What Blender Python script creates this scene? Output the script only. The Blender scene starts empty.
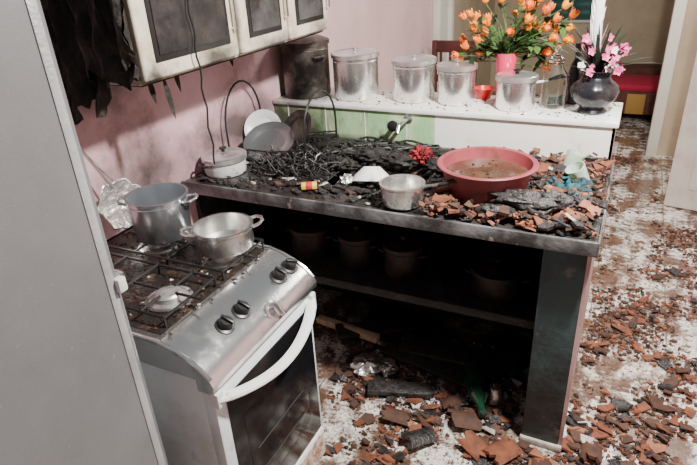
import bpy, bmesh, math, random
from mathutils import Vector, Matrix, noise
random.seed(7)
PI=math.pi
# ------------------------------------------------------------------ materials
def mat(name,c1,c2=None,scale=6,lo=.42,hi=.62,rough=.6,metal=0,bump=0,bscale=40,rough2=None,trans=0,c3=None,lo3=.5,hi3=.6,scale3=2,coat=0,stretch=None):
    m=bpy.data.materials.new(name); m.use_nodes=True
    nt=m.node_tree; N=nt.nodes; L=nt.links
    b=N['Principled BSDF']
    b.inputs['Roughness'].default_value=rough; b.inputs['Metallic'].default_value=metal
    b.inputs['Base Color'].default_value=(*c1,1)
    if trans: b.inputs['Transmission Weight'].default_value=trans
    if coat: b.inputs['Coat Weight'].default_value=coat
    tc=N.new('ShaderNodeNewGeometry')
    src=tc.outputs['Position']
    if stretch:
        mp=N.new('ShaderNodeMapping'); mp.inputs['Scale'].default_value=stretch
        L.new(src,mp.inputs['Vector']); src=mp.outputs['Vector']
    def mask(sc,l,h):
        n=N.new('ShaderNodeTexNoise'); n.inputs['Scale'].default_value=sc; n.inputs['Detail'].default_value=6; n.inputs['Roughness'].default_value=.65
        L.new(src,n.inputs['Vector'])
        r=N.new('ShaderNodeMapRange'); r.inputs['From Min'].default_value=l; r.inputs['From Max'].default_value=h
        L.new(n.outputs['Fac'],r.inputs['Value']); return r.outputs['Result']
    col=None
    def mix(a,bc,f):
        x=N.new('ShaderNodeMix'); x.data_type='RGBA'
        L.new(f,x.inputs['Factor'])
        if isinstance(a,tuple): x.inputs[6].default_value=(*a,1)
        else: L.new(a,x.inputs[6])
        x.inputs[7].default_value=(*bc,1)
        return x.outputs[2]
    if c2:
        k=mask(scale,lo,hi); col=mix(c1,c2,k)
        if rough2 is not None:
            r=N.new('ShaderNodeMapRange'); r.inputs['To Min'].default_value=rough; r.inputs['To Max'].default_value=rough2
            L.new(k,r.inputs['Value']); L.new(r.outputs['Result'],b.inputs['Roughness'])
    if c3:
        k=mask(scale3,lo3,hi3); col=mix(col or c1,c3,k)
    if col: L.new(col,b.inputs['Base Color'])
    if bump:
        n=N.new('ShaderNodeTexNoise'); n.inputs['Scale'].default_value=bscale; n.inputs['Detail'].default_value=5
        L.new(src,n.inputs['Vector'])
        bp=N.new('ShaderNodeBump'); bp.inputs['Strength'].default_value=bump; bp.inputs['Distance'].default_value=.01
        L.new(n.outputs['Fac'],bp.inputs['Height']); L.new(bp.outputs['Normal'],b.inputs['Normal'])
    return m
def soot_and_shade(m,centers,col=(.03,.024,.02),sc=6,amp=1.6):
    """fire residue around burnt spots, and painted floor shade under the counter: centers = (pos, radius, strength)"""
    nt=m.node_tree;N=nt.nodes;L=nt.links;b=N['Principled BSDF']
    prev=b.inputs['Base Color'].links[0].from_socket if b.inputs['Base Color'].links else None
    g=N.new('ShaderNodeNewGeometry')
    n=N.new('ShaderNodeTexNoise');n.inputs['Scale'].default_value=sc;n.inputs['Detail'].default_value=7;n.inputs['Roughness'].default_value=.65
    L.new(g.outputs['Position'],n.inputs['Vector'])
    for p,R,st in centers:
        d=N.new('ShaderNodeVectorMath');d.operation='SUBTRACT';L.new(g.outputs['Position'],d.inputs[0]);d.inputs[1].default_value=p
        if isinstance(R,tuple):
            q=N.new('ShaderNodeVectorMath');q.operation='DIVIDE';L.new(d.outputs[0],q.inputs[0]);q.inputs[1].default_value=R;d=q;R1=1
        else: R1=R
        ln=N.new('ShaderNodeVectorMath');ln.operation='LENGTH';L.new(d.outputs[0],ln.inputs[0])
        r=N.new('ShaderNodeMapRange');r.inputs['From Min'].default_value=0;r.inputs['From Max'].default_value=R1;r.inputs['To Min'].default_value=1.3;r.inputs['To Max'].default_value=-.3;r.clamp=False
        L.new(ln.outputs['Value'],r.inputs['Value'])
        a=N.new('ShaderNodeMath');a.operation='MULTIPLY_ADD';L.new(n.outputs['Fac'],a.inputs[0]);a.inputs[1].default_value=amp;L.new(r.outputs['Result'],a.inputs[2])
        a2=N.new('ShaderNodeMath');a2.operation='SUBTRACT';L.new(a.outputs[0],a2.inputs[0]);a2.inputs[1].default_value=amp*.5;a2.use_clamp=True
        a3=N.new('ShaderNodeMath');a3.operation='MULTIPLY';L.new(a2.outputs[0],a3.inputs[0]);a3.inputs[1].default_value=st;a3.use_clamp=True
        x=N.new('ShaderNodeMix');x.data_type='RGBA';L.new(a3.outputs[0],x.inputs['Factor'])
        if prev: L.new(prev,x.inputs[6])
        else: x.inputs[6].default_value=b.inputs['Base Color'].default_value
        x.inputs[7].default_value=(*col,1); prev=x.outputs[2]
    L.new(prev,b.inputs['Base Color'])
BLK=(.010,.009,.008)
M={}
M['alu']=mat('aluminium',(.82,.81,.79),(.42,.39,.36),9,.5,.8,.24,.95,.06,40,.45,c3=(.16,.13,.10),lo3=.62,hi3=.78,scale3=14)
M['alu_lid']=mat('aluminium_lid',(.84,.83,.81),(.50,.47,.44),16,.5,.8,.28,.85,.06,60)
M['alu_burnt']=mat('burnt_aluminium',(.16,.14,.12),(.025,.022,.02),7,.35,.6,.38,.7,.2,50)
M['alu_blue']=mat('aluminium_bright',(.66,.69,.72),(.36,.37,.40),7,.45,.75,.25,.9,.06,40,c3=(.12,.10,.09),lo3=.64,hi3=.78,scale3=12)
M['steel']=mat('stainless_steel',(.76,.76,.76),(.36,.33,.30),8,.52,.75,.18,.95,.05,30,.42)
M['white_enamel']=mat('white_enamel',(.80,.81,.80),(.50,.47,.42),5,.5,.8,.3,0,.1,60,c3=(.08,.07,.06),lo3=.60,hi3=.72,scale3=11)
M['stove_side']=mat('stove_side_white',(.80,.86,.90),(.60,.60,.58),5,.5,.75,.35,0,.1,80,c3=(.25,.2,.16),lo3=.64,hi3=.8,scale3=14)
M['fridge']=mat('fridge_gray',(.20,.205,.212),(.16,.16,.165),3,.4,.7,.30,.1,.08,200,c3=(.36,.36,.36),lo3=.66,hi3=.74,scale3=90)
M['fridge_edge']=mat('fridge_edge',(.42,.43,.44),(.28,.28,.28),6,.4,.7,.4,.1,.2,120)
M['black']=mat('char_and_shade_black',BLK,(.035,.03,.026),20,.45,.7,.6,0,.8,60)  # charred things, and shade painted on the panels below the counter
M['blackgloss']=mat('black_gloss',(.008,.008,.009),None,rough=.16)
M['rail']=mat('oven_rail',(.10,.09,.085),None,rough=.5,metal=.6)
M['plastic_blk']=mat('black_plastic',(.016,.016,.016),None,rough=.35)
M['burner']=mat('burner_cap',(.62,.62,.60),(.2,.18,.16),30,.4,.7,.4,.7)
M['cooktop']=mat('sooty_cooktop',(.020,.015,.012),(.13,.07,.045),26,.54,.72,.35,.2,.5,90)
M['wall_pink']=mat('pink_plaster',(.70,.44,.47),(.50,.31,.32),3,.4,.7,.7,0,.15,30,c3=(.10,.06,.055),lo3=.54,hi3=.76,scale3=2.6)
soot_and_shade(M['wall_pink'],[((-1.53,1.20,1.36),(.3,.42,.22),.85),((-1.53,1.45,.95),(.3,.5,.18),.7),((-1.53,1.0,.92),(.3,.35,.16),.6),((-1.53,2.0,.98),(.3,.55,.18),.85),((-1.53,1.8,1.34),(.3,.6,.07),.7)])
M['wall_clean']=mat('pink_plaster_clean',(.68,.49,.48),(.58,.40,.39),2,.4,.7,.75,0,.1,30)
M['beige']=mat('beige_plaster',(.50,.41,.29),(.38,.30,.20),2,.4,.7,.8)
M['white_wall']=mat('white_paint',(.72,.72,.64),(.52,.50,.42),3,.5,.8,.6)
M['green']=mat('green_paint',(.34,.60,.30),(.62,.68,.46),7,.42,.6,.4,0,.2,40,c3=(.10,.075,.055),lo3=.54,hi3=.70,scale3=9,stretch=(1.6,1,.5))
soot_and_shade(M['green'],[((-1.45,2.27,.92),(.38,.3,.3),.9),((-1.1,2.27,.86),(.5,.3,.05),.8)],sc=12)
M['whitetile']=mat('white_backsplash',(.93,.91,.86),(.84,.80,.72),6,.5,.7,.3,0,.1,40,c3=(.42,.29,.21),lo3=.64,hi3=.76,scale3=12)
M['ledge_top']=mat('ledge_top',(.92,.90,.86),(.66,.58,.48),7,.55,.78,.3,0,.15,50,c3=(.15,.12,.1),lo3=.62,hi3=.76,scale3=5)
soot_and_shade(M['ledge_top'],[((-1.45,2.35,1.03),(.32,.3,.3),.85)],sc=12)
M['granite']=mat('sooty_counter_stone',(.045,.041,.039),(.014,.013,.012),9,.4,.62,.22,0,.25,60,.5,c3=(.26,.24,.22),lo3=.61,hi3=.73,scale3=7)
M['granite_edge']=mat('counter_edge_stone',(.17,.17,.175),(.03,.027,.026),7,.40,.60,.35,0,.3,60,c3=(.45,.44,.42),lo3=.62,hi3=.72,scale3=14)
M['teal']=mat('dark_teal_post',(.036,.066,.068),(.014,.014,.014),7,.42,.65,.5,0,.3,50,c3=(.22,.19,.16),lo3=.63,hi3=.76,scale3=12)
M['pinkside']=mat('pink_side',(.56,.36,.34),(.30,.18,.16),6,.42,.68,.6)
M['cab']=mat('cabinet_cream',(.76,.71,.58),(.42,.31,.18),5,.46,.68,.35,0,.12,40,c3=(.05,.035,.022),lo3=.58,hi3=.70,scale3=4)
soot_and_shade(M['cab'],[((-1.2,1.50,1.36),(.2,.16,.12),.9),((-1.2,1.20,1.34),(.2,.10,.10),.8),((-1.2,1.85,1.35),(.2,.22,.07),.85),((-1.2,2.2,1.36),(.2,.12,.08),.7),((-1.2,1.62,1.55),(.2,.04,.3),.8)],sc=16)
M['cabglass']=mat('sooty_glass',(.018,.017,.018),(.065,.055,.048),8,.45,.75,.4,0,.5,25)
M['cabglass2']=mat('sooty_glass_light',(.09,.09,.09),(.02,.02,.018),6,.36,.60,.25,0,.2,30)
M['red']=mat('red_plastic',(.34,.065,.075),(.20,.045,.05),7,.4,.7,.4,c3=(.13,.06,.045),lo3=.58,hi3=.75,scale3=12)
M['water']=mat('dirty_water',(.075,.036,.022),(.16,.09,.06),9,.45,.70,.04,0,.12,18,c3=(.36,.27,.22),lo3=.66,hi3=.78,scale3=14)
M['magenta']=mat('magenta_glass',(.80,.03,.12),None,rough=.15,coat=.5)
M['redbowl']=mat('red_bowl',(.6,.02,.02),None,rough=.3)
M['glass']=mat('clear_glass',(.93,.95,.93),None,rough=.03,trans=1)
M['green_glass']=mat('green_glass',(.42,.75,.42),(.85,.87,.82),14,.42,.6,.15,trans=.3)
M['darkvase']=mat('dark_vase',(.016,.016,.02),(.05,.04,.04),20,.5,.7,.22)
M['orange']=mat('orange_petal',(1,.15,.005),(1,.32,.015),25,.4,.6,.5)
M['yellow']=mat('yellow_petal',(1,.48,.02),(1,.22,.01),30,.4,.6,.5)
M['leaf']=mat('green_leaf',(.09,.19,.035),(.03,.07,.02),15,.4,.6,.5)
M['darkleaf']=mat('dark_leaf',(.015,.035,.015),None,rough=.5)
M['pinkpetal']=mat('pink_petal',(.60,.03,.18),(.82,.20,.40),40,.4,.6,.5)
M['whitepetal']=mat('white_petal',(.97,.95,.94),None,rough=.6)
M['terra']=mat('terracotta',(.26,.085,.04),(.14,.05,.028),25,.4,.65,.8,0,.3,120)
M['terra2']=mat('terracotta_light',(.38,.155,.085),(.22,.09,.05),25,.4,.65,.8)
M['terra3']=mat('terracotta_dark',(.10,.042,.025),(.045,.024,.016),25,.4,.65,.75)
M['plaster']=mat('plaster_chip',(.64,.60,.54),(.36,.31,.26),25,.4,.65,.85)
M['char2']=mat('charcoal',(.016,.014,.013),(.045,.04,.04),40,.4,.6,.45,0,.6,90)
M['tealcloth']=mat('teal_cloth',(.015,.15,.18),(.02,.045,.055),12,.42,.56,.8)
M['redcloth']=mat('red_cloth',(.36,.015,.022),(.08,.008,.01),30,.38,.6,.8)
M['matchy']=mat('match_yellow',(.90,.62,.03),None,rough=.6)
M['matchr']=mat('match_red',(.6,.05,.03),None,rough=.6)
M['wood']=mat('pale_wood',(.66,.52,.33),(.3,.2,.12),9,.45,.65,.7)
M['darkwood']=mat('dark_red_wood',(.09,.018,.016),(.045,.012,.01),9,.45,.65,.4)
M['door']=mat('white_door',(.74,.70,.64),(.50,.43,.35),3,.45,.7,.4)
M['sofa']=mat('brown_fabric',(.12,.045,.03),(.08,.03,.02),12,.4,.6,.9)
M['sofared']=mat('red_fabric',(.42,.015,.05),None,rough=.9)
M['sofayel']=mat('ochre_panel',(.38,.22,.05),None,rough=.7)
M['tealfurn']=mat('dark_teal_shutter',(.015,.09,.08),None,rough=.5)
M['greenbottle']=mat('green_bottle',(.008,.06,.03),(.012,.022,.015),10,.4,.6,.15,coat=.4)
M['foil']=mat('crumpled_foil',(.80,.79,.77),(.45,.43,.41),30,.5,.75,.3,.9,.5,50)
M['burntpot']=mat('scorched_brown_pot',(.045,.028,.022),(.010,.009,.008),10,.38,.62,.5,.3,.3,50)
M['cloth']=mat('charred_cloth',(.010,.008,.007),(.050,.036,.026),10,.45,.7,.85,0,1,50)
M['sticker']=mat('brown_panel',(.38,.2,.12),(.72,.6,.5),40,.45,.55,.5)
def floor_mat():
    m=bpy.data.materials.new('dirty_tile_floor'); m.use_nodes=True
    nt=m.node_tree;N=nt.nodes;L=nt.links;b=N['Principled BSDF']
    g=N.new('ShaderNodeNewGeometry')
    br=N.new('ShaderNodeTexBrick'); br.offset=0; br.inputs['Scale'].default_value=1
    br.inputs['Brick Width'].default_value=.33; br.inputs['Row Height'].default_value=.33; br.inputs['Mortar Size'].default_value=.004
    br.inputs['Color1'].default_value=(.86,.83,.76,1);br.inputs['Color2'].default_value=(.78,.75,.68,1);br.inputs['Mortar'].default_value=(.34,.29,.24,1)
    L.new(g.outputs['Position'],br.inputs['Vector'])
    col=br.outputs['Color']
    for sc,lo,hi,c in((3.2,.46,.54,(.19,.115,.08)),(13,.50,.58,(.13,.068,.045)),(45,.53,.59,(.08,.045,.03)),(110,.57,.61,(.03,.022,.018)),(2.2,.58,.68,(.09,.055,.04))):
        n=N.new('ShaderNodeTexNoise');n.inputs['Scale'].default_value=sc;n.inputs['Detail'].default_value=9;n.inputs['Roughness'].default_value=.72
        L.new(g.outputs['Position'],n.inputs['Vector'])
        r=N.new('ShaderNodeMapRange');r.inputs['From Min'].default_value=lo;r.inputs['From Max'].default_value=hi
        L.new(n.outputs['Fac'],r.inputs['Value'])
        x=N.new('ShaderNodeMix');x.data_type='RGBA';L.new(r.outputs['Result'],x.inputs['Factor']);L.new(col,x.inputs[6]);x.inputs[7].default_value=(*c,1)
        col=x.outputs[2]
    L.new(col,b.inputs['Base Color']); b.inputs['Roughness'].default_value=.2
    return m
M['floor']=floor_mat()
soot_and_shade(M['floor'],[((-.85,2.2,0),(.85,.75,1),1.0),((-.3,2.1,0),(.45,.5,1),.95),((.35,1.25,0),(.9,.45,1),.75)],col=(.025,.018,.015),sc=9)  # under-counter patches paint shade into the floor colour, along with soot
# ------------------------------------------------------------------ builder
class B:
    def __init__(s): s.v=[];s.f=[];s.m=[];s.mats=[]
    def mi(s,k):
        if k not in s.mats: s.mats.append(k)
        return s.mats.index(k)
    def add(s,vs,fs,k,T=None):
        o=len(s.v); i=s.mi(k)
        for v in vs:
            v=Vector(v)
            if T is not None: v=T@v
            s.v.append(v)
        for f in fs: s.f.append([o+j for j in f]); s.m.append(i)
    def addbm(s,bm,k,T=None):
        bm.verts.index_update()
        s.add([v.co.copy() for v in bm.verts],[[v.index for v in f.verts] for f in bm.faces],k,T); bm.free()
    def box(s,x0,x1,y0,y1,z0,z1,k,bev=0,T=None,seg=2):
        bm=bmesh.new(); bmesh.ops.create_cube(bm,size=1)
        for v in bm.verts:
            v.co=Vector(((x0+x1)/2+v.co.x*(x1-x0),(y0+y1)/2+v.co.y*(y1-y0),(z0+z1)/2+v.co.z*(z1-z0)))
        if bev: bmesh.ops.bevel(bm,geom=bm.edges[:],offset=bev,segments=seg,affect='EDGES',profile=.5)
        s.addbm(bm,k,T)
    def lathe(s,prof,c,k,seg=36,T=None,mod=None,cap=True):
        vs=[];fs=[]
        C=Vector(c)
        for (r,z) in prof:
            for i in range(seg):
                a=2*PI*i/seg; rr=r*(mod(a,z) if mod else 1)
                vs.append(Vector((rr*math.cos(a),rr*math.sin(a),z)))
        n=len(prof)
        for j in range(n-1):
            for i in range(seg):
                i2=(i+1)%seg
                fs.append([j*seg+i,j*seg+i2,(j+1)*seg+i2,(j+1)*seg+i])
        if cap and prof[0][0]>1e-5: fs.append([i for i in range(seg)][::-1])
        if cap and prof[-1][0]>1e-5 and prof[-1]!=prof[0]: fs.append([(n-1)*seg+i for i in range(seg)])
        Tm=Matrix.Translation(C) @ (T if T is not None else Matrix.Identity(4))
        s.add(vs,fs,k,Tm)
    def tube(s,pts,r,k,seg=8,closed=False,flat=None):
        pts=[Vector(p) for p in pts]; n=len(pts); vs=[];fs=[]
        up=None
        for i,p in enumerate(pts):
            a=pts[max(0,i-1)] if not closed else pts[i-1]
            b=pts[min(n-1,i+1)] if not closed else pts[(i+1)%n]
            t=(b-a).normalized()
            if up is None:
                up=Vector((0,0,1)) if abs(t.z)<.9 else Vector((1,0,0))
            x=t.cross(up)
            if x.length<1e-4: x=t.orthogonal()
            x.normalize(); up=x.cross(t).normalized()
            rr=r[i] if isinstance(r,(list,tuple)) else r
            for j in range(seg):
                an=2*PI*j/seg
                vs.append(p+x*math.cos(an)*rr+up*math.sin(an)*rr*(flat or 1))
        for i in range(n if closed else n-1):
            i2=(i+1)%n
            for j in range(seg):
                j2=(j+1)%seg
                fs.append([i*seg+j,i*seg+j2,i2*seg+j2,i2*seg+j])
        if not closed:
            fs.append(list(range(seg))[::-1]); fs.append([(n-1)*seg+j for j in range(seg)])
        s.add(vs,fs,k)
    def sheet(s,nx,ny,fn,k):
        vs=[fn(i/nx,j/ny) for j in range(ny+1) for i in range(nx+1)]
        fs=[[j*(nx+1)+i,j*(nx+1)+i+1,(j+1)*(nx+1)+i+1,(j+1)*(nx+1)+i] for j in range(ny) for i in range(nx)]
        s.add(vs,fs,k)
    def extr(s,prof,y0,y1,k):
        n=len(prof)
        vs=[(x,y0,z) for x,z in prof]+[(x,y1,z) for x,z in prof]
        fs=[[i,(i+1)%n,n+(i+1)%n,n+i] for i in range(n)]+[list(range(n))[::-1],[n+i for i in range(n)]]
        s.add(vs,fs,k)
    def shard(s,p,size,th,k,tilt=.3):
        n=random.choice((3,4,4,5)); a0=random.random()*6.28
        pts=[]
        for i in range(n):
            a=a0+2*PI*(i+random.uniform(-.25,.25))/n; r=size*random.uniform(.6,1.1)
            pts.append((r*math.cos(a),r*math.sin(a)*random.uniform(.6,1)))
        vs=[(x,y,0) for x,y in pts]+[(x*.93,y*.93,th) for x,y in pts]
        fs=[list(range(n))[::-1],[n+i for i in range(n)]]+[[i,(i+1)%n,n+(i+1)%n,n+i] for i in range(n)]
        T=Matrix.Translation(Vector(p))@Matrix.Rotation(random.uniform(-tilt,tilt),4,'X')@Matrix.Rotation(random.uniform(-tilt,tilt),4,'Y')
        s.add(vs,fs,k,T)
    def done(s,name,angle=35):
        me=bpy.data.meshes.new(name)
        lo=Vector([min(v[i] for v in s.v) for i in range(3)]);hi=Vector([max(v[i] for v in s.v) for i in range(3)])
        c=(lo+hi)/2; c.z=lo.z
        me.from_pydata([v-c for v in s.v],[],s.f)
        for k in s.mats: me.materials.append(M[k])
        me.polygons.foreach_set('material_index',s.m)
        me.polygons.foreach_set('use_smooth',[True]*len(s.f))
        me.update()
        bm=bmesh.new();bm.from_mesh(me);bmesh.ops.recalc_face_normals(bm,faces=bm.faces);bm.to_mesh(me);bm.free()
        try: me.set_sharp_from_angle(angle=math.radians(angle))
        except Exception: pass
        o=bpy.data.objects.new(name,me); o.location=c
        bpy.context.collection.objects.link(o)
        return o
def nz(x,y,z=0): return noise.noise(Vector((x,y,z)))
# ------------------------------------------------------------------ room
WX=-1.53
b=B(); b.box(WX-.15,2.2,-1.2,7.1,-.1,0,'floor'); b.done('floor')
b=B(); b.box(WX-.15,WX,-1.2,2.3,0,2.7,'wall_pink'); b.box(WX-.15,WX,2.3,4.7,0,2.7,'wall_clean'); b.box(WX-.15,WX,4.7,7.0,0,2.7,'beige'); b.done('wall_left')
b=B(); b.box(WX,2.2,7.0,7.1,0,2.7,'beige'); b.done('wall_back')
b=B(); b.box(1.5,1.62,-1.2,7.0,0,2.7,'wall_clean'); b.done('wall_right')
b=B(); b.box(WX,1.5,-1.3,-1.2,0,2.7,'wall_clean'); b.done('wall_front')
b=B(); b.box(WX,WX+.06,4.7,4.80,0,2.5,'white_wall',.006); b.box(WX,WX+.03,4.80,5.05,0,2.5,'white_wall',.006);b.box(WX,WX+.06,5.05,5.13,0,2.5,'white_wall',.006); b.done('trim_1')
b=B(); b.box(.21,.29,5.02,5.15,0,2.5,'white_wall',.006); b.box(.29,1.5,5.07,5.13,0,2.5,'beige'); b.done('wall_partition')
b=B(); b.box(-.93,-.45,6.97,7.0,.80,1.7,'white_wall',.004)
for x in(-.90,-.68): b.box(x,x+.21,6.955,6.975,.83,1.67,'tealfurn',.006)
for x in(-.90,-.68):
    for i in range(10): b.box(x+.03,x+.18,6.948,6.958,.87+i*.08,.925+i*.08,'tealfurn',.003)
b.done('window_1')
b=B(); T=Matrix.Translation((.33,4.0,0))@Matrix.Rotation(math.radians(-12),4,'Z')
b.box(0,.8,0,.04,.012,2.1,'door',.005,T)
for z0,z1 in((.15,.9),(1.0,1.95)):
    b.box(.12,.68,-.012,0,z0,z1,'door',.006,T); b.box(.18,.62,-.02,-.01,z0+.06,z1-.06,'door',.006,T)
b.tube([T@Vector((.06,0,1.02)),T@Vector((.06,-.05,1.02)),T@Vector((.16,-.05,1.02))],.009,'steel')
b.done('door_1')
# ------------------------------------------------------------------ counter
CZ=.87; F=1.56; BK=2.27; LZ=1.03; LB=2.57
EX=-.02
SX0,SX1,SY0,SY1=-.98,-.62,1.72,2.08
WXc=WX+.003
b=B()
def slab(x0,x1,y0,y1): b.box(x0,x1,y0,y1,CZ-.035,CZ,'granite')
slab(WXc,SX0,F+.01,BK); slab(SX1,.012+EX,F+.01,BK); slab(SX0,SX1,F+.01,SY0); slab(SX0,SX1,SY1,BK)
b.box(WXc,.015+EX,F,F+.012,CZ-.04,CZ+.006,'granite_edge',.003)
b.box(.008+EX,.016+EX,F,BK,CZ-.04,CZ+.006,'granite_edge',.003)
SB=.79
b.box(SX0,SX1,SY0,SY1,SB-.004,SB,'black')
b.box(SX0-.004,SX0,SY0,SY1,SB-.004,CZ+.004,'steel');b.box(SX1,SX1+.004,SY0,SY1,SB-.004,CZ+.004,'steel')
b.box(SX0,SX1,SY0-.004,SY0,SB-.004,CZ-.036,'black');b.box(SX0,SX1,SY0-.004,SY0,CZ-.036,CZ+.004,'steel')
b.box(SX0,SX1,SY1,SY1+.004,SB-.004,CZ+.004,'steel')
b.box(-.160,-.012+EX,1.61,BK,0,CZ-.04,'teal',.006)
b.box(-.012+EX,EX,1.612,LB,0,CZ-.04,'pinkside'); b.box(-.01+EX,EX,BK,LB,CZ-.04,LZ-.02,'pinkside')
b.box(-.165,.002+EX,1.60,1.62,0,.028,'plaster',.006)
b.box(WXc,-.012+EX,BK+.02,LB,0,LZ-.02,'wall_clean')
b.box(WXc,-.16+EX,BK,BK+.02,0,CZ-.035,'black')  # blackened back panel; the shade below the counter is in its colour
b.box(WXc,-.72,BK,BK+.02,CZ,LZ-.02,'green'); b.box(-.72,EX,BK,BK+.02,CZ,LZ-.02,'whitetile')
for i in range(4): b.box(-1.45+i*.2,-1.447+i*.2,BK-.002,BK,CZ,LZ-.02,'whitetile')
b.box(WXc,.010+EX,BK-.012,LB+.01,LZ-.02,LZ,'ledge_top',.004)
b.box(WXc,-.16,1.68,BK,.45,.485,'black',.004)
b.box(WXc,WXc+.02,1.62,BK,0,CZ-.035,'black')  # side panel, black to carry the same painted shade
b.done('kitchen_counter')
# ------------------------------------------------------------------ pot makers
def pot(c,r,h,m='alu',lid=None,handles=None,flare=1.0,hz=.75,lidm=None,long=None,hm='plastic_blk',rot=0,rimk=None):
    b=B(); x,y,z=c; t=.0035
    rb=r*(1/flare)
    pr=[(0,0),(rb-.012,0),(rb-.004,.003),(rb,.012),(r,h-.006),(r+.004,h-.003),(r+.004,h),(r-t,h),(rb-t,.014),(rb-.014,t+.001),(0,t+.001)]
    b.lathe(pr,c,m,48)
    b.lathe([(r+.0005,h*.86),(r+.0022,h*.87),(r+.0005,h*.88)],c,m,48,cap=False)
    if rimk: b.lathe([(r+.001,h-.008),(r+.006,h-.005),(r+.006,h+.001),(r+.001,h+.002)],c,rimk,48,cap=False)
    if lid:
        lm=lidm or m
        L=[(0,h+lid),(r*.3,h+lid*.97),(r*.7,h+lid*.75),(r*.93,h+lid*.35),(r+.001,h+.008),(r+.007,h+.005),(r+.007,h-.012),(r+.003,h-.012)]
        b.lathe(L[::-1],c,lm,48,cap=False)
        b.lathe([(0,h+lid-.002),(.008,h+lid-.002),(.007,h+lid+.008),(.016,h+lid+.012),(.016,h+lid+.017),(0,h+lid+.019)],c,hm,20)
    if handles:
        for sgn in(1,-1):
            d=Vector((math.cos(rot)*sgn,math.sin(rot)*sgn,0)); s_=Vector((-d.y,d.x,0)); C=Vector(c)+Vector((0,0,h*hz))
            pts=[C+d*(r-.003)-s_*.03,C+d*(r+.018)-s_*.028+Vector((0,0,.004)),C+d*(r+.030)-s_*.012+Vector((0,0,.006)),C+d*(r+.030)+s_*.012+Vector((0,0,.006)),C+d*(r+.018)+s_*.028+Vector((0,0,.004)),C+d*(r-.003)+s_*.03]
            b.tube(pts,.0048,handles,8)
    if long:
        L,ang=long; d=Vector((math.cos(ang),math.sin(ang),0)); C=Vector(c)+Vector((0,0,h*.8))
        b.tube([C+d*(r-.004),C+d*(r+.03)+Vector((0,0,.004)),C+d*(r+.05)+Vector((0,0,.008))],.006,'steel',8)
        b.tube([C+d*(r+.045)+Vector((0,0,.007)),C+d*(r+.07)+Vector((0,0,.012)),C+d*(r+L*.7)+Vector((0,0,.02)),C+d*(r+L)+Vector((0,0,.018))],[.008,.011,.012,.008],hm,10,flat=.65)
    return b
pot((-1.405,2.395,LZ),.112,.25,'alu_burnt',.03,'alu_burnt',rot=-.5).done('stock_pot')
pot((-1.15,2.41,LZ),.104,.198,'alu',.010,None,lidm='alu_lid',hm='alu').done('canister')
pot((-.873,2.43,LZ),.094,.175,'alu',.008,None,lidm='alu_lid',hm='alu').done('canister')
pot((-.674,2.42,LZ),.080,.158,'alu',.010,None,lidm='alu_lid',hm='alu').done('canister')
pot((-.415,2.385,LZ),.078,.130,'alu',.010,None,lidm='alu_lid',hm='plastic_blk',long=(.13,.35)).done('saucepan')
b=B(); b.lathe([(0,0),(.025,0),(.03,.006),(.046,.045),(.048,.047),(.044,.047),(.028,.01),(0,.008)],(-.575,2.515,LZ),'redbowl',32); b.done('red_bowl')
b=B(); c=(-.274,2.449,LZ)
b.lathe([(0,0),(.046,0),(.05,.006),(.05,.10),(.047,.13),(.03,.155),(.026,.17),(.03,.175),(.027,.177),(.023,.17),(.027,.153),(.044,.128),(.047,.1),(.047,.01),(0,.008)],c,'glass',36)
b.lathe([(0,.178),(.03,.178),(.033,.184),(.028,.196),(.012,.206),(.007,.214),(.015,.226),(.013,.238),(0,.244)],c,'glass',28)
b.done('glass_jar')
def tulip(b,p,d,s,k):
    d=Vector(d).normalized(); q=Vector((0,0,1)).rotation_difference(d).to_matrix().to_4x4()
    mod=lambda a,z:1+.12*math.cos(3*a)
    b.lathe([(0,0),(s*.35,s*.08),(s*.62,s*.5),(s*.66,s*.95),(s*.55,s*1.35),(s*.50,s*1.3),(s*.45,s*.6),(0,s*.3)],p,k,12,T=q,mod=mod)
    for i in range(5):
        a=i*2*PI/5+random.random()
        r=Matrix.Rotation(a,4,'Z')
        vs=[];n=5
        for j in range(n+1):
            t=j/n; w=s*.42*math.sin(PI*(t*.85+.1)); rad=s*(.2+.62*math.sin(t*1.9))
            for u in(-1,0,1): vs.append(Vector((rad-(abs(u)*.12*s),u*w,s*1.75*t)))
        fs=[[j*3+u,j*3+u+1,j*3+u+4,j*3+u+3] for j in range(n) for u in(0,1)]
        b.add(vs,fs,k,Matrix.Translation(p)@q@r)
def blade(b,p,d,L,w,k,droop=.3):
    p=Vector(p);d=Vector(d).normalized(); s_=d.cross(Vector((0,0,1)))
    if s_.length<.01: s_=Vector((1,0,0))
    s_.normalize()
    vs=[];n=7
    for j in range(n+1):
        t=j/n; q=p+d*L*t-Vector((0,0,droop*L*t*t)); ww=w*math.sin(PI*min(1,t*.9+.08))
        vs+= [q-s_*ww,q+Vector((0,0,-.15*ww)),q+s_*ww]
    fs=[[j*3+u,j*3+u+1,j*3+u+4,j*3+u+3] for j in range(n) for u in(0,1)]
    b.add(vs,fs,k)
b=B(); vc=Vector((-.487,2.515,LZ))
b.lathe([(0,0),(.03,0),(.034,.006),(.038,.1),(.046,.20),(.043,.20),(.035,.1),(.03,.01),(0,.008)],vc,'magenta',28)
top=vc+Vector((0,0,.17))
heads=[]
for i in range(4000):
    if len(heads)>=54: break
    p=Vector((vc.x+.02+random.uniform(-.24,.21),vc.y+random.uniform(-.07,.17),random.uniform(1.17,1.43)))
    if (p-(top+Vector((.02,0,.09)))).length>.26: continue
    if p.z<1.26 and abs(p.x-vc.x)<.09: continue
    if any((p-h).length<.046 for h in heads): continue
    heads.append(p)
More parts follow.
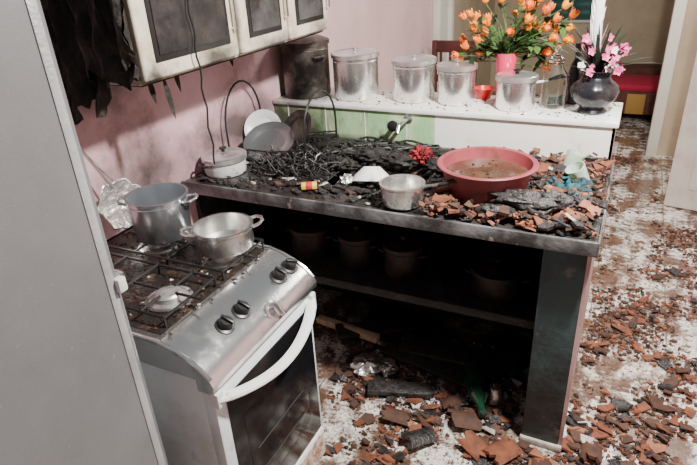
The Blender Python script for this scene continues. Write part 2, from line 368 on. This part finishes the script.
for p in heads:
    d=(p-top); dd=(d.normalized()+Vector((0,-.35,.35))+Vector([random.uniform(-.4,.4)]*3)).normalized()
    b.tube([top,top+Vector((d.x*.3,d.y*.3,d.z*.6)),p],.002,'leaf',5)
    tulip(b,p,dd,random.uniform(.018,.025),random.choice(('orange','orange','orange','yellow')))
for i in range(230):
    if i<40:
        d=Vector((random.uniform(-1,1),random.uniform(-.3,.8),random.uniform(.2,1.1))); p0=top+Vector((d.x*.05,d.y*.03,.03)); L=random.uniform(.10,.20)
    else:
        h=random.choice(heads); p0=top.lerp(h,random.uniform(.5,.95)); d=Vector((random.uniform(-1,1),random.uniform(-1,1),random.uniform(-.2,1))); L=random.uniform(.05,.10)
    blade(b,p0,d,L,random.uniform(.009,.016),random.choice(('leaf','leaf','darkleaf')),.4)
b.done('tulip_bouquet',60)
b=B(); vc=Vector((-.118,2.394,LZ))
b.lathe([(0,0),(.05,0),(.055,.008),(.045,.02),(.06,.035),(.082,.06),(.088,.085),(.08,.11),(.06,.125),(.05,.14),(.058,.155),(.068,.165),(.064,.167),(.05,.155),(.044,.14),(.05,.12),(0,.11)],vc,'darkvase',36,mod=lambda a,z:1+.02*math.cos(12*a))
top=vc+Vector((0,0,.15))
def orchid(b,p,s,k):
    q=Vector((0,0,1)).rotation_difference(Vector((random.uniform(-.6,.6),-1,random.uniform(0,.6)))).to_matrix().to_4x4()
    for i in range(5):
        r=Matrix.Rotation(i*2*PI/5+.3,4,'Z'); vs=[];n=4
        for j in range(n+1):
            t=j/n; w=s*.42*math.sin(PI*(t*.85+.12))
            for u in(-1,0,1): vs.append(Vector((s*t,u*w,s*.25*t*t+abs(u)*.05*s)))
        fs=[[j*3+u,j*3+u+1,j*3+u+4,j*3+u+3] for j in range(n) for u in(0,1)]
        b.add(vs,fs,k,Matrix.Translation(p)@q@r)
    b.lathe([(0,-s*.1),(s*.15,0),(s*.12,s*.2),(0,s*.28)],p,'yellow',8,T=q)
for i in range(42):
    p=top+Vector((random.uniform(-.06,.09),random.uniform(-.07,.06),random.uniform(.0,.14)))
    b.tube([top-Vector((0,0,.03)),(top+p)/2+Vector((0,0,.02)),p],.002,'darkleaf',5)
    orchid(b,p,random.uniform(.013,.021),random.choice(('pinkpetal','pinkpetal','pinkpetal','pinkpetal','whitepetal')))
for i in range(50):
    d=Vector((random.uniform(-.8,.8),random.uniform(-.5,.5),random.uniform(.3,1.2)))
    blade(b,top,d,random.uniform(.10,.28),.008,'darkleaf',.25)
for i in range(30):
    z0=.06+i*.011
    d=Vector((random.uniform(-.3,.3),random.uniform(-.1,.1),1))
    blade(b,top+Vector((-.025+.012*math.sin(i),.03,z0)),d,.12,.020,'whitepetal',.05)
b.tube([top,top+Vector((-.025,.03,.2)),top+Vector((-.025,.03,.42))],[.006,.018,.014],'whitepetal',8)
b.done('orchid_vase',60)
b=B(); c=(-.205,2.52,LZ)
b.lathe([(0,0),(.026,0),(.028,.005),(.028,.13),(.022,.155),(.011,.18),(.010,.22),(.013,.222),(.013,.24),(0,.24)],c,'darkvase',24); b.done('dark_bottle')
# ------------------------------------------------------------------ stove
b=B(); SY0_,SY1_=.74,1.235
b.box(-1.44,-.80,SY0_+.01,SY1_-.01,.07,.79,'stove_side',.008)
for x in(-1.38,-.86):
    for y in(SY0_+.06,SY1_-.06): b.lathe([(.02,0),(.02,.02),(.014,.03),(.014,.075)],(x,y,0),'plastic_blk',16)
prof=[(-1.45,.785),(-1.45,.855),(-1.44,.865),(-.90,.865),(-.885,.862),(-.86,.853),(-.82,.838),(-.785,.818),(-.760,.795),(-.750,.775),(-.752,.760),(-.765,.752),(-.80,.752),(-.80,.785)]
b.extr(prof,SY0_,SY1_,'steel')
for yy in(SY0_+.004,SY1_-.004):
    b.tube([(-1.44,yy,.865),(-.90,yy,.865),(-.86,yy,.854),(-.82,yy,.839),(-.785,yy,.819),(-.758,yy,.792)],.006,'steel')
b.box(-1.42,-.905,SY0_+.025,SY1_-.025,.862,.868,'cooktop',.002)
for x in(-1.235,-.99):
    for y in(.89,1.12):
        b.lathe([(0,.868),(.05,.868),(.052,.872),(.038,.876),(.034,.886),(.036,.888),(.03,.893),(0,.894)],(x,y,0),'burner',28)
        b.lathe([(.052,.868),(.062,.869),(.062,.873),(.052,.873)],(x,y,0),'steel',28,cap=False)
for y in(.89,1.12):
    gz=.895; x0,x1=-1.37,-.915; hw=.098
    b.tube([(x0,y-hw,gz),(x1,y-hw,gz),(x1,y+hw,gz),(x0,y+hw,gz)],.0038,'plastic_blk',6,closed=True)
    for xc in(-1.235,-.99):
        for s_ in(1,-1):
            b.tube([(xc,y+s_*hw,gz),(xc,y+s_*.028,gz)],.0038,'plastic_blk',6)
            b.tube([(xc+s_*.028,y,gz),(xc+s_*.115,y,gz)],.0038,'plastic_blk',6)
    b.tube([(-1.1125,y-hw,gz),(-1.1125,y+hw,gz)],.0038,'plastic_blk',6)
    for x in(x0,x1,-1.1125):
        for s_ in(1,-1): b.tube([(x,y+s_*hw,gz),(x,y+s_*hw,.868)],.0038,'plastic_blk',6)
for i in range(420):
    b.shard((random.uniform(-1.41,-.88),random.uniform(.77,1.21),.868),random.uniform(.002,.009),.003,random.choice(('char2','terra3','char2','char2','plaster' if i%3==0 else 'terra3')),.4)
def knob(x,y,z,ny,k,r=.019):
    q=Vector((0,0,1)).rotation_difference(Vector((ny,0,1)).normalized()).to_matrix().to_4x4()
    b.lathe([(r*1.35,0),(r*1.35,.003),(r,.005),(r*.92,.02),(r*.8,.023),(0,.023)],(x,y,z),k,24,T=q)
    T=Matrix.Translation((x,y,z))@q@Matrix.Rotation(random.random(),4,'Z')
    b.box(-r*.95,r*.95,-.004,.004,.018,.031,k,.002,T)
for y in(.885,.955,1.135,1.195): knob(-.815,y,.835,.5,'plastic_blk')
knob(-.768,1.03,.80,1.6,'steel',.022)
b.box(-.805,-.768,SY0_+.012,SY1_-.012,.20,.745,'stove_side',.008)
b.box(-.769,-.764,SY0_+.05,SY1_-.03,.215,.70,'blackgloss',.002)
b.box(-.766,-.762,SY0_+.10,SY1_-.09,.30,.60,'blackgloss',.002)
for z in(.36,.45): b.tube([(-.761,SY0_+.13,z),(-.761,SY1_-.12,z)],.0013,'rail',6)
pts=[];n=16
for i in range(n+1):
    t=i/n; y=SY0_+.02+t*(SY1_-SY0_-.04); q=math.sin(PI*t)
    pts.append((-.765+.055*q**.7,y,.722-.035*q))
b.tube(pts,.016,'white_enamel',10,flat=.6)
for y in(SY0_+.02,SY1_-.02): b.box(-.78,-.752,y-.012,y+.012,.70,.745,'white_enamel',.004)
b.box(-.80,-.766,SY0_+.012,SY1_-.012,.075,.195,'stove_side',.006)
b.box(-.767,-.763,SY0_+.2,SY1_-.03,.085,.185,'sticker')
b.done('gas_stove',30)
pot((-1.222,1.14,.899),.089,.135,'alu_blue',None,'alu_blue',flare=1.07,rot=.4,hz=.85).done('cooking_pot')
pot((-.99,1.14,.899),.084,.07,'alu',None,'alu',rot=.75,hz=.9).done('casserole_pan')
# ------------------------------------------------------------------ fridge
b=B(); FY=.64
b.box(-1.5,-.895,.03,FY,.03,1.70,'fridge',.01)
b.box(-.89,-.835,.025,FY+.005,.06,1.70,'fridge',.018,seg=4)
b.box(-.8353,-.833,FY-.03,FY-.012,.08,1.68,'fridge_edge',.001)
b.box(-.84,-.822,FY-.014,FY+.006,1.085,1.115,'white_enamel',.003)
b.box(-.838,-.80,.06,.09,.9,1.3,'fridge_edge',.008)
for x in(-1.45,-.95):
    for y in(.09,.58): b.lathe([(.02,0),(.02,.035)],(x,y,0),'plastic_blk',12)
b.done('refrigerator')
# ------------------------------------------------------------------ wall cabinet
b=B(); z0,z1=1.345,1.98
b.box(WXc,-1.225,1.17,2.27,z0,z1,'cab',.004)
b.box(WXc+.01,-1.228,1.18,2.26,z0-.004,z0,'cloth')
b.box(WXc+.01,-1.228,1.166,1.17,z0+.02,z1-.02,'cloth')
for (y0,y1,g) in((1.172,1.615,'cabglass'),(1.63,1.935,'cabglass2'),(1.95,2.268,'cabglass2')):
    b.box(-1.225,-1.20,y0,y1,z0+.01,z1-.01,'cab',.008,seg=3)
    b.box(-1.202,-1.196,y0+.05,y1-.045,z0+.055,z1-.05,'plastic_blk',.003)
    b.box(-1.197,-1.193,y0+.066,y1-.06,z0+.073,z1-.065,g,.002)
    b.tube([(-1.2,y1-.025,z0+.1),(-1.18,y1-.025,z0+.1),(-1.18,y1-.025,z0+.2),(-1.2,y1-.025,z0+.2)],.005,'steel',6)
b.done('wall_cabinet')
b=B()
def clothf(u,v):
    x=-1.50+.37*u; zb=1.20+.19*u+.07*nz(u*7,0,3)+.03*nz(u*25,1,3); z=zb+(1.96-zb)*v
    y=1.09+.07*nz(u*6,v*2,1)+.03*nz(u*17,v*5,4)+.012*nz(u*40,v*18,2)-.03*(1-v)
    return (max(WX+.005,x+.015*nz(v*8,u*4,8)),y,z)
b.sheet(70,60,clothf,'cloth')
def clothf2(u,v):
    x=-1.42+.32*u; zb=1.36+.06*u+.07*nz(u*9,5,3); z=zb+(1.96-zb)*v
    return (x,1.06+.05*nz(u*7,v*3,11)+.02*nz(u*20,v*9,4),z)
b.sheet(50,50,clothf2,'cloth')
b.done('charred_curtain',80)
b=B()
b.tube([(-1.18,1.375+.006*math.sin(i*1.7),1.95-i*.031) for i in range(30)],.003,'plastic_blk',6)
b.box(-1.20,-1.176,1.365,1.385,1.93,1.95,'steel',.002)
b.done('hanging_cord')
b=B()
for (x,y,L) in((-1.26,1.30,.13),(-1.30,1.28,.08),(-1.4,1.5,.1),(-1.35,1.75,.06)):
    blade(b,(x,y,z0),(.15,0,-1),L,.012,'cloth',.0)
b.done('charred_strip')
b=B()
q=Matrix.Rotation(math.radians(70),4,'Y')@Matrix.Rotation(.2,4,'X')
b.lathe([(0,.004),(.05,.008),(.076,.018),(.082,.02),(.078,.022),(.05,.012),(0,.008)],(-1.42,1.17,.955),'foil',36,T=q,mod=lambda a,z:1+.06*math.cos(7*a)+.03*math.sin(13*a))
b.tube([(-1.425,1.16,1.02),(-1.47,1.12,1.15),(-1.515,1.08,1.27)],.0055,'steel',8)
b.tube([(-1.44,1.19,1.02),(-1.48,1.13,1.14),(-1.52,1.06,1.28)],.004,'steel',8)
b.done('skimmer')
b=B()
b.tube([(-1.50,1.08,1.30),(-1.485,1.10,1.24),(-1.48,1.12,1.18)],[.010,.007,.005],'plastic_blk',8)
b.tube([(-1.50,1.05,1.30),(-1.48,1.05,1.22)],[.012,.015],'plastic_blk',8)
b.box(-1.528,-1.495,.98,1.2,1.29,1.305,'plastic_blk',.003)
b.done('utensil_rack')
# ------------------------------------------------------------------ counter items
pot((-1.425,1.72,CZ),.084,.07,'white_enamel',.018,'plastic_blk',lidm='alu_lid',rot=1.3,rimk='plastic_blk').done('lidded_pot')
b=B()
def arch(x,y0,y1,z0,z1,r=.0035):
    pts=[(x,y0,z0)]
    for i in range(13):
        a=PI*i/12; pts.append((x,(y0+y1)/2-(y1-y0)/2*math.cos(a),z0+(z1-z0)*(.45+.55*math.sin(a))))
    pts.append((x,y1,z0)); b.tube(pts,r,'plastic_blk',6)
arch(-1.49,1.84,2.10,CZ,1.18,.0045); arch(-1.15,1.90,2.18,CZ,1.14,.0045)
for y,z in((1.84,.93),(2.12,.93),(1.84,.885),(2.12,.885),(1.98,.885)):
    b.tube([(-1.49,y,z),(-1.3,y+.02,z-.01),(-1.15,y+.06,z)],.0035,'plastic_blk',6)
for i in range(13):
    x=-1.47+i*.026; b.tube([(x,1.85,.93),(x,1.87,.885),(x+.01,1.98,.884),(x,2.12,.885),(x,2.13,.93)],.0022,'plastic_blk',5)
b.done('dish_rack')
def plate(name,c,r,q,k):
    b=B(); b.lathe([(0,0),(r*.6,0),(r*.68,.006),(r,.018),(r,.021),(r*.66,.01),(r*.58,.005),(0,.005)],c,k,40,T=q); b.done(name)
plate('steel_plate',(-1.335,1.92,.935),.11,Matrix.Rotation(.25,4,'Z')@Matrix.Rotation(math.radians(30),4,'X'),'alu_blue')
plate('enamel_plate',(-1.44,2.04,.955),.085,Matrix.Rotation(.35,4,'Z')@Matrix.Rotation(math.radians(60),4,'X'),'white_enamel')
plate('steel_plate',(-1.28,2.08,.955),.085,Matrix.Rotation(-.3,4,'Z')@Matrix.Rotation(math.radians(55),4,'X'),'alu_burnt')
b=B()
for i in range(100):
    c=Vector((random.gauss(-1.18,.09),random.gauss(1.86,.07),CZ+.012)); pts=[];a=random.random()*6.3;r=random.uniform(.03,.11)
    for j in range(8):
        t=j/7; pts.append((c.x+r*math.cos(a+t*3),max(1.6,c.y+r*.6*math.sin(a+t*3)),c.z+random.uniform(0,.05)*math.sin(PI*t)+random.uniform(0,.012)))
    b.tube(pts,random.uniform(.0015,.004),random.choice(('plastic_blk','char2','char2')),5)
b.done('burnt_wire_tangle')
b=B(); T=Matrix.Translation((-1.0,1.655,CZ+.012))@Matrix.Rotation(.5,4,'Z')
b.box(-.028,.028,-.019,.019,0,.015,'matchy',.001,T); b.box(-.012,.012,-.0195,.0195,.001,.0155,'matchr',.0005,T)
b.done('matchbox')
b=B(); b.lathe([(0,0),(.03,0),(.035,.005),(.062,.03),(.074,.05),(.078,.052),(.074,.054),(.059,.032),(.03,.008),(0,.006)],(-.80,1.77,.887),'white_enamel',36,T=Matrix.Rotation(math.radians(160),4,'X')@Matrix.Rotation(.1,4,'Y')@Matrix.Translation((0,0,-.055)))
b.done('enamel_bowl')
pot((-.632,1.645,CZ+.008),.073,.075,'alu',None,None,long=(.13,.30),flare=1.03).done('saucepan')
b=B()
for (cx,cy,r,a) in((-.95,2.14,.10,.2),(-.77,2.15,.09,-.3),(-1.05,2.02,.07,.5)):
    z=CZ+.03
    b.tube([(cx+r*1.2*math.cos(2*PI*i/24),cy+r*.7*math.sin(2*PI*i/24),z+.008*math.sin(i)) for i in range(24)],.005,'plastic_blk',6,closed=True)
    for i in range(5):
        an=a+i*PI/5; b.tube([(cx-r*1.15*math.cos(an),cy-r*.66*math.sin(an),z),(cx+r*1.15*math.cos(an),cy+r*.66*math.sin(an),z)],.005,'char2',6)
    for i in range(4):
        an=a+i*PI/2; x,y=cx+r*1.2*math.cos(an),cy+r*.7*math.sin(an); b.tube([(x,y,z),(x,y,CZ)],.005,'plastic_blk',6)
b.done('burnt_grate')
b=B()
def wad(cx,cy,z,r,h,k,seed,nx=30,ny=18,sx=1,sy=1,a1=.45,a2=.25):
    vs=[];fs=[]
    for j in range(ny+1):
        ph=PI*j/ny
        for i in range(nx):
            th=2*PI*i/nx; d=Vector((math.sin(ph)*math.cos(th),math.sin(ph)*math.sin(th),math.cos(ph)))
            rr=1+a1*noise.noise(d*2.3+Vector((seed,0,0)))+a2*noise.noise(d*6+Vector((0,seed,0)))
            vs.append((cx+d.x*r*rr*sx,cy+d.y*r*rr*sy,z+h*.5+d.z*h*.5*rr))
    for j in range(ny):
        for i in range(nx): fs.append([j*nx+i,j*nx+(i+1)%nx,(j+1)*nx+(i+1)%nx,(j+1)*nx+i])
    b.add(vs,fs,k)
wad(-.70,2.03,CZ+.012,.038,.06,'redcloth',3,60,40,a2=.6)
b.done('red_cloth',80)
b=B(); wad(-.92,1.80,SB+.05,.03,.045,'foil',9); wad(-.87,2.0,SB+.04,.04,.05,'foil',15); b.done('crumpled_foil',50)
b=B()
for (x,y,r,h,s) in((-1.06,1.93,.07,.035,1),(-1.12,2.12,.08,.04,2),(-.90,2.02,.07,.05,3),(-.78,1.98,.06,.06,4),(-.60,2.0,.06,.04,5),(-.62,2.15,.06,.03,6),(-1.22,2.18,.07,.04,7),(-.97,1.90,.05,.04,8),(-.56,1.80,.03,.03,12)):
    wad(x,y,CZ-.002,r,h,'black',40+s,sx=1.2,sy=.8)
b.done('burnt_rubbish',60)
b=B(); c=(-.392,1.82,CZ+.004)
b.lathe([(0,0),(.118,0),(.125,.006),(.142,.06),(.153,.108),(.166,.110),(.168,.114),(.164,.117),(.150,.115),(.138,.062),(.120,.01),(0,.006)],c,'red',56)
b.lathe([(.144,.078),(0,.0782)],c,'water',48,cap=False)
b.done('plastic_basin')
b=B()
for i in range(14):
    a=random.random()*6.28; r=random.uniform(0,.12); b.shard((c[0]+r*math.cos(a),c[1]+r*math.sin(a),c[2]+.079),random.uniform(.003,.009),.003,random.choice(('char2','terra3','terra3')),.2)
b.done('floating_ash')
b=B()
b.tube([(-.89,BK,.965),(-.89,BK-.05,.965)],.011,'steel',10)
b.lathe([(0,0),(.018,0),(.024,.006),(.024,.016),(.01,.022),(0,.022)],(-.89,BK-.05,.965),'plastic_blk',16,T=Matrix.Rotation(PI/2,4,'X'))
b.tube([(-.84,BK,.985),(-.84,BK-.06,.99),(-.84,BK-.12,.985),(-.84,BK-.14,.96)],.009,'steel',10)
b.lathe([(.02,0),(.02,.004),(.011,.006)],(-.84,BK,.985),'steel',16,T=Matrix.Rotation(PI/2,4,'X'))
b.done('faucet')
b=B()
def tc(u,v):
    x=-.20+.15*u; y=1.81+.14*v; return (x+.02*nz(v*9,u*3,2),y+.02*nz(u*9,v*3,5),CZ+.026+.05*abs(nz(u*4,v*5,1))+.015*nz(u*14,v*14,7))
b.sheet(30,30,tc,'tealcloth'); b.done('teal_cloth',80)
for cx,cy,rt in((-.16,2.09,.35),(-.085,1.99,-.5)):
    b=B(); b.lathe([(0,0),(.022,0),(.024,.005),(.032,.07),(.034,.085),(.031,.085),(.029,.07),(.02,.01),(0,.01)],(cx,cy,CZ+.006),'green_glass',24,T=Matrix.Rotation(rt,4,'Y')@Matrix.Rotation(-rt*.5,4,'X'),mod=lambda a,z:1+.03*math.cos(8*a)); b.done('drinking_glass')
b=B()
wad(-.25,1.69,CZ+.02,.06,.06,'char2',71,sx=1.6,sy=.6); wad(-.165,1.715,CZ+.025,.05,.055,'char2',77,sx=1.3,sy=.6); wad(-.33,1.63,CZ+.01,.035,.04,'char2',81,sx=1.5,sy=.7)
b.done('charred_wood',60)
b=B()
def ok(x,y):
    if (x+.392)**2+(y-1.82)**2<.15**2: return False
    if (x+.632)**2+(y-1.645)**2<.085**2: return False
    if SX0<x<SX1 and SY0<y<SY1: return False
    if (x+1.425)**2+(y-1.72)**2<.095**2: return False
    return True
for i in range(1700):
    x=random.uniform(-.57,-.02); y=random.uniform(1.585,2.24)
    if not ok(x,y): continue
    dens=1 if (y<1.78 or x>-.24) else .3
    if random.random()>dens: continue
    b.shard((x,y,CZ+random.uniform(.002,.04)),random.choice((.006,.008,.012,.016,.024,.036)),random.uniform(.004,.01),random.choice(('terra','terra','terra2','terra3','terra3','char2','char2','terra3','plaster' if i%6==0 else 'char2')),.6)
for i in range(1500):
    x=random.uniform(-1.5,-.5); y=random.uniform(1.60,2.24)
    if not ok(x,y): continue
    s=random.choice((.004,.006,.01,.014,.022,.03))
    b.shard((x,y,CZ+random.uniform(.0,.010)),s,random.uniform(.003,.007),random.choice(('char2','char2','char2','char2','char2','char2','terra3' if i%4 else 'plaster')),.4)
for i in range(200):
    x=random.uniform(-1.5,EX);y=random.uniform(2.28,2.55)
    b.shard((x,y,LZ),random.uniform(.003,.008),.003,random.choice(('char2','terra','terra3')),.3)
b.done('counter_rubble',20)
b=B()
for i in range(140):
    b.shard((random.uniform(SX0+.03,SX1-.03),random.uniform(SY0+.03,SY1-.03),random.uniform(.80,.855)),random.uniform(.012,.045),.008,random.choice(('char2','char2','char2','terra3','plaster' if i%4==0 else 'char2')),.6)
b.done('sink_rubble',20)
# ------------------------------------------------------------------ under the counter
for (x,y,r,h) in((-1.13,1.86,.09,.13),(-.90,1.83,.075,.14),(-.70,1.83,.075,.13),(-.33,1.83,.095,.10)):
    pot((x,y,.485),r,h,'burntpot',.02,'burntpot',hm='burntpot').done('scorched_pot')
b=B(); T=Matrix.Translation((-.98,1.93,.03))@Matrix.Rotation(-.12,4,'Z'); b.box(-.22,.12,-.02,.02,0,.03,'wood',.004,T); b.done('wooden_stick')
b=B(); wad(-.84,1.74,.0,.065,.07,'foil',22); wad(-.76,1.77,0,.045,.055,'foil',31); b.done('crumpled_foil',50)
b=B()
for (x,y,l,w,a,z) in((-.60,1.86,.42,.05,-.15,.02),(-.66,1.66,.26,.035,.35,.02),(-.5,1.95,.5,.06,.1,.03),(-.9,2.0,.4,.05,.6,.03),(-.3,2.0,.3,.05,1.2,.02)):
    T=Matrix.Translation((x,y,z))@Matrix.Rotation(a,4,'Z')@Matrix.Rotation(.05,4,'Y'); b.box(-l/2,l/2,-w,w,0,.022,'char2',.004,T)
b.done('charred_boards')
b=B(); T=Matrix.Translation((-.415,1.87,.055))@Matrix.Rotation(-1.15,4,'Z')@Matrix.Rotation(PI/2,4,'Y')
b.lathe([(0,0),(.036,0),(.04,.006),(.04,.15),(.034,.18),(.015,.215),(.013,.245),(.017,.247),(.017,.262),(0,.262)],(0,0,0),'greenbottle',28,T=T); b.done('green_bottle')
b=B(); b.lathe([(0,0),(.03,0),(.036,.01),(.034,.05),(.02,.07),(.022,.08),(0,.085)],(-.29,1.76,.01),'alu',24); b.done('metal_shaker')
# ------------------------------------------------------------------ floor rubble
b=B()
def inbad(x,y):
    if -.22<x<-.005 and 1.585<y<2.6: return True
    if x<-.74 and y<1.26: return True
    return False
for i in range(24000):
    if random.random()<.33: x=random.uniform(-.95,.02); y=random.uniform(1.15,2.1)
    else:
        x=random.uniform(-.01,.9); y=1.35+(random.random()**1.5)*3.6
    if inbad(x,y) or (x>.3 and y>3.7): continue
    d=nz(x*3.2,y*3.2,5)+.6*nz(x*9,y*9,2)
    if y<1.9 and x>-.1: d+=.15
    if d<random.uniform(-.25,.25)+max(0,(y-2.2))*.05: continue
    s=random.choice((.003,.004,.006,.008,.010,.013,.017)) if random.random()<.92 else random.uniform(.022,.048)
    if y>2.3 and s>.02 and random.random()<.8: s*=.5
    dark = x<-.1 and y>1.6
    k=random.choice(('char2','char2','char2','terra3','terra','plaster')) if dark else random.choice(('terra','terra','terra2','terra3','terra3','terra3','terra3','terra3','char2','char2','terra','char2' if i%2 else 'plaster'))
    b.shard((x,y,random.uniform(0,.006)+(.010 if s>.02 else 0)),s,random.uniform(.003,.008),k,.45)
b.done('floor_rubble',20)
def tile(c,L,w,rz,k,tl=0):
    b=B(); n=8; vs=[]
    for t in(0,.013):
        for j in(0,1,2):
            for i in range(n+1):
                a=(i/n-.5)*1.7; rr=w/1.5+t
                jj=(j/2-.5)*L+ .03*nz(i*.9,j*3,c[0]*9)
                vs.append((jj,rr*math.sin(a),rr*math.cos(a)-w/1.5*.66))
    m=n+1;fs=[]
    for t in(0,1):
        o=t*3*m
        for j in(0,1):
            for i in range(n): fs.append([o+j*m+i,o+j*m+i+1,o+(j+1)*m+i+1,o+(j+1)*m+i])
    ring=[i for i in range(m)]+[m+n,2*m+n]+[2*m+i for i in range(n-1,-1,-1)]+[m]
    for a,c2 in zip(ring,ring[1:]+ring[:1]): fs.append([a,c2,c2+3*m,a+3*m])
    b.add(vs,fs,k,Matrix.Translation(c)@Matrix.Rotation(rz,4,'Z')@Matrix.Rotation(tl,4,'Y'))
    b.done('roof_tile_shard',40)
for a in(((-.37,1.60,.02),.11,.07,.4,'terra3',.25),((-.21,1.50,.02),.13,.07,1.1,'terra',.2),((-.30,1.49,.02),.1,.06,-.5,'terra',.15),((-.50,1.45,.02),.12,.06,.9,'char2',.2),((-.62,1.52,.02),.1,.05,.1,'terra3',.1),((-.05,1.45,.02),.12,.06,2.0,'terra3',.1),((-.44,1.66,.02),.09,.05,1.6,'terra3',.3),((.08,1.62,.02),.08,.05,1.6,'terra3',.2)):
    tile(*a)
# ------------------------------------------------------------------ far room furniture
b=B()
for x in(-1.42,-1.10):
    for y in(4.1,4.44): b.box(x-.018,x+.018,y-.018,y+.018,0,.45 if y<4.3 else .98,'darkwood',.004)
b.box(-1.45,-1.07,4.07,4.47,.44,.48,'darkwood',.01)
b.box(-1.44,-1.08,4.43,4.455,.89,.98,'darkwood',.01); b.box(-1.44,-1.08,4.43,4.455,.66,.72,'darkwood',.008)
for i in range(4): b.box(-1.38+i*.075,-1.36+i*.075,4.435,4.45,.48,.9,'darkwood',.003)
b.done('dining_chair')
b=B()
b.box(-.22,.42,6.0,6.7,.08,.30,'sofa',.03); b.box(-.22,.42,6.55,6.8,.08,.42,'sofa',.04); b.box(-.20,.40,6.03,6.54,.29,.36,'sofared',.03)
b.box(-.35,-.20,5.95,6.8,.05,.40,'sofa',.03); b.box(.40,.53,5.95,6.8,.05,.40,'sofayel',.03); b.box(.0,.16,5.985,6.0,.09,.28,'sofayel',.004)
for x in(-.28,.46):
    for y in(6.0,6.74): b.box(x-.02,x+.02,y-.02,y+.02,0,.09,'darkwood')
b.done('armchair')
# ------------------------------------------------------------------ lights
def area(name,loc,tgt,size,power,col=(1,1,1)):
    l=bpy.data.lights.new(name,'AREA'); l.energy=power; l.size=size; l.color=col
    o=bpy.data.objects.new(name,l); o.location=loc
    o.rotation_euler=(Vector(tgt)-Vector(loc)).to_track_quat('-Z','Y').to_euler(); bpy.context.collection.objects.link(o)
area('ceiling_light',(.25,1.3,2.4),(-.3,1.95,.8),.14,120,(1,.97,.92))
area('far_room_light',(.4,3.9,2.6),(.2,3.8,0),.8,60,(1,.96,.9))
w=bpy.data.worlds.new('w'); bpy.context.scene.world=w; w.use_nodes=True
w.node_tree.nodes['Background'].inputs[0].default_value=(.85,.92,1,1); w.node_tree.nodes['Background'].inputs[1].default_value=.19
# ------------------------------------------------------------------ camera
cd=bpy.data.cameras.new('camera'); cd.sensor_width=36; cd.lens=29.13; cd.clip_start=.02
co=bpy.data.objects.new('camera',cd); bpy.context.collection.objects.link(co)
fw=Vector((-.4075,.7944,-.45)).normalized(); up=Vector((-.1535,.4261,.8915)); rt=fw.cross(up).normalized(); up=rt.cross(fw).normalized()
mw=Matrix((( rt.x,up.x,-fw.x,0),(rt.y,up.y,-fw.y,0),(rt.z,up.z,-fw.z,1.66),(0,0,0,1)))
co.matrix_world=mw
bpy.context.scene.camera=co
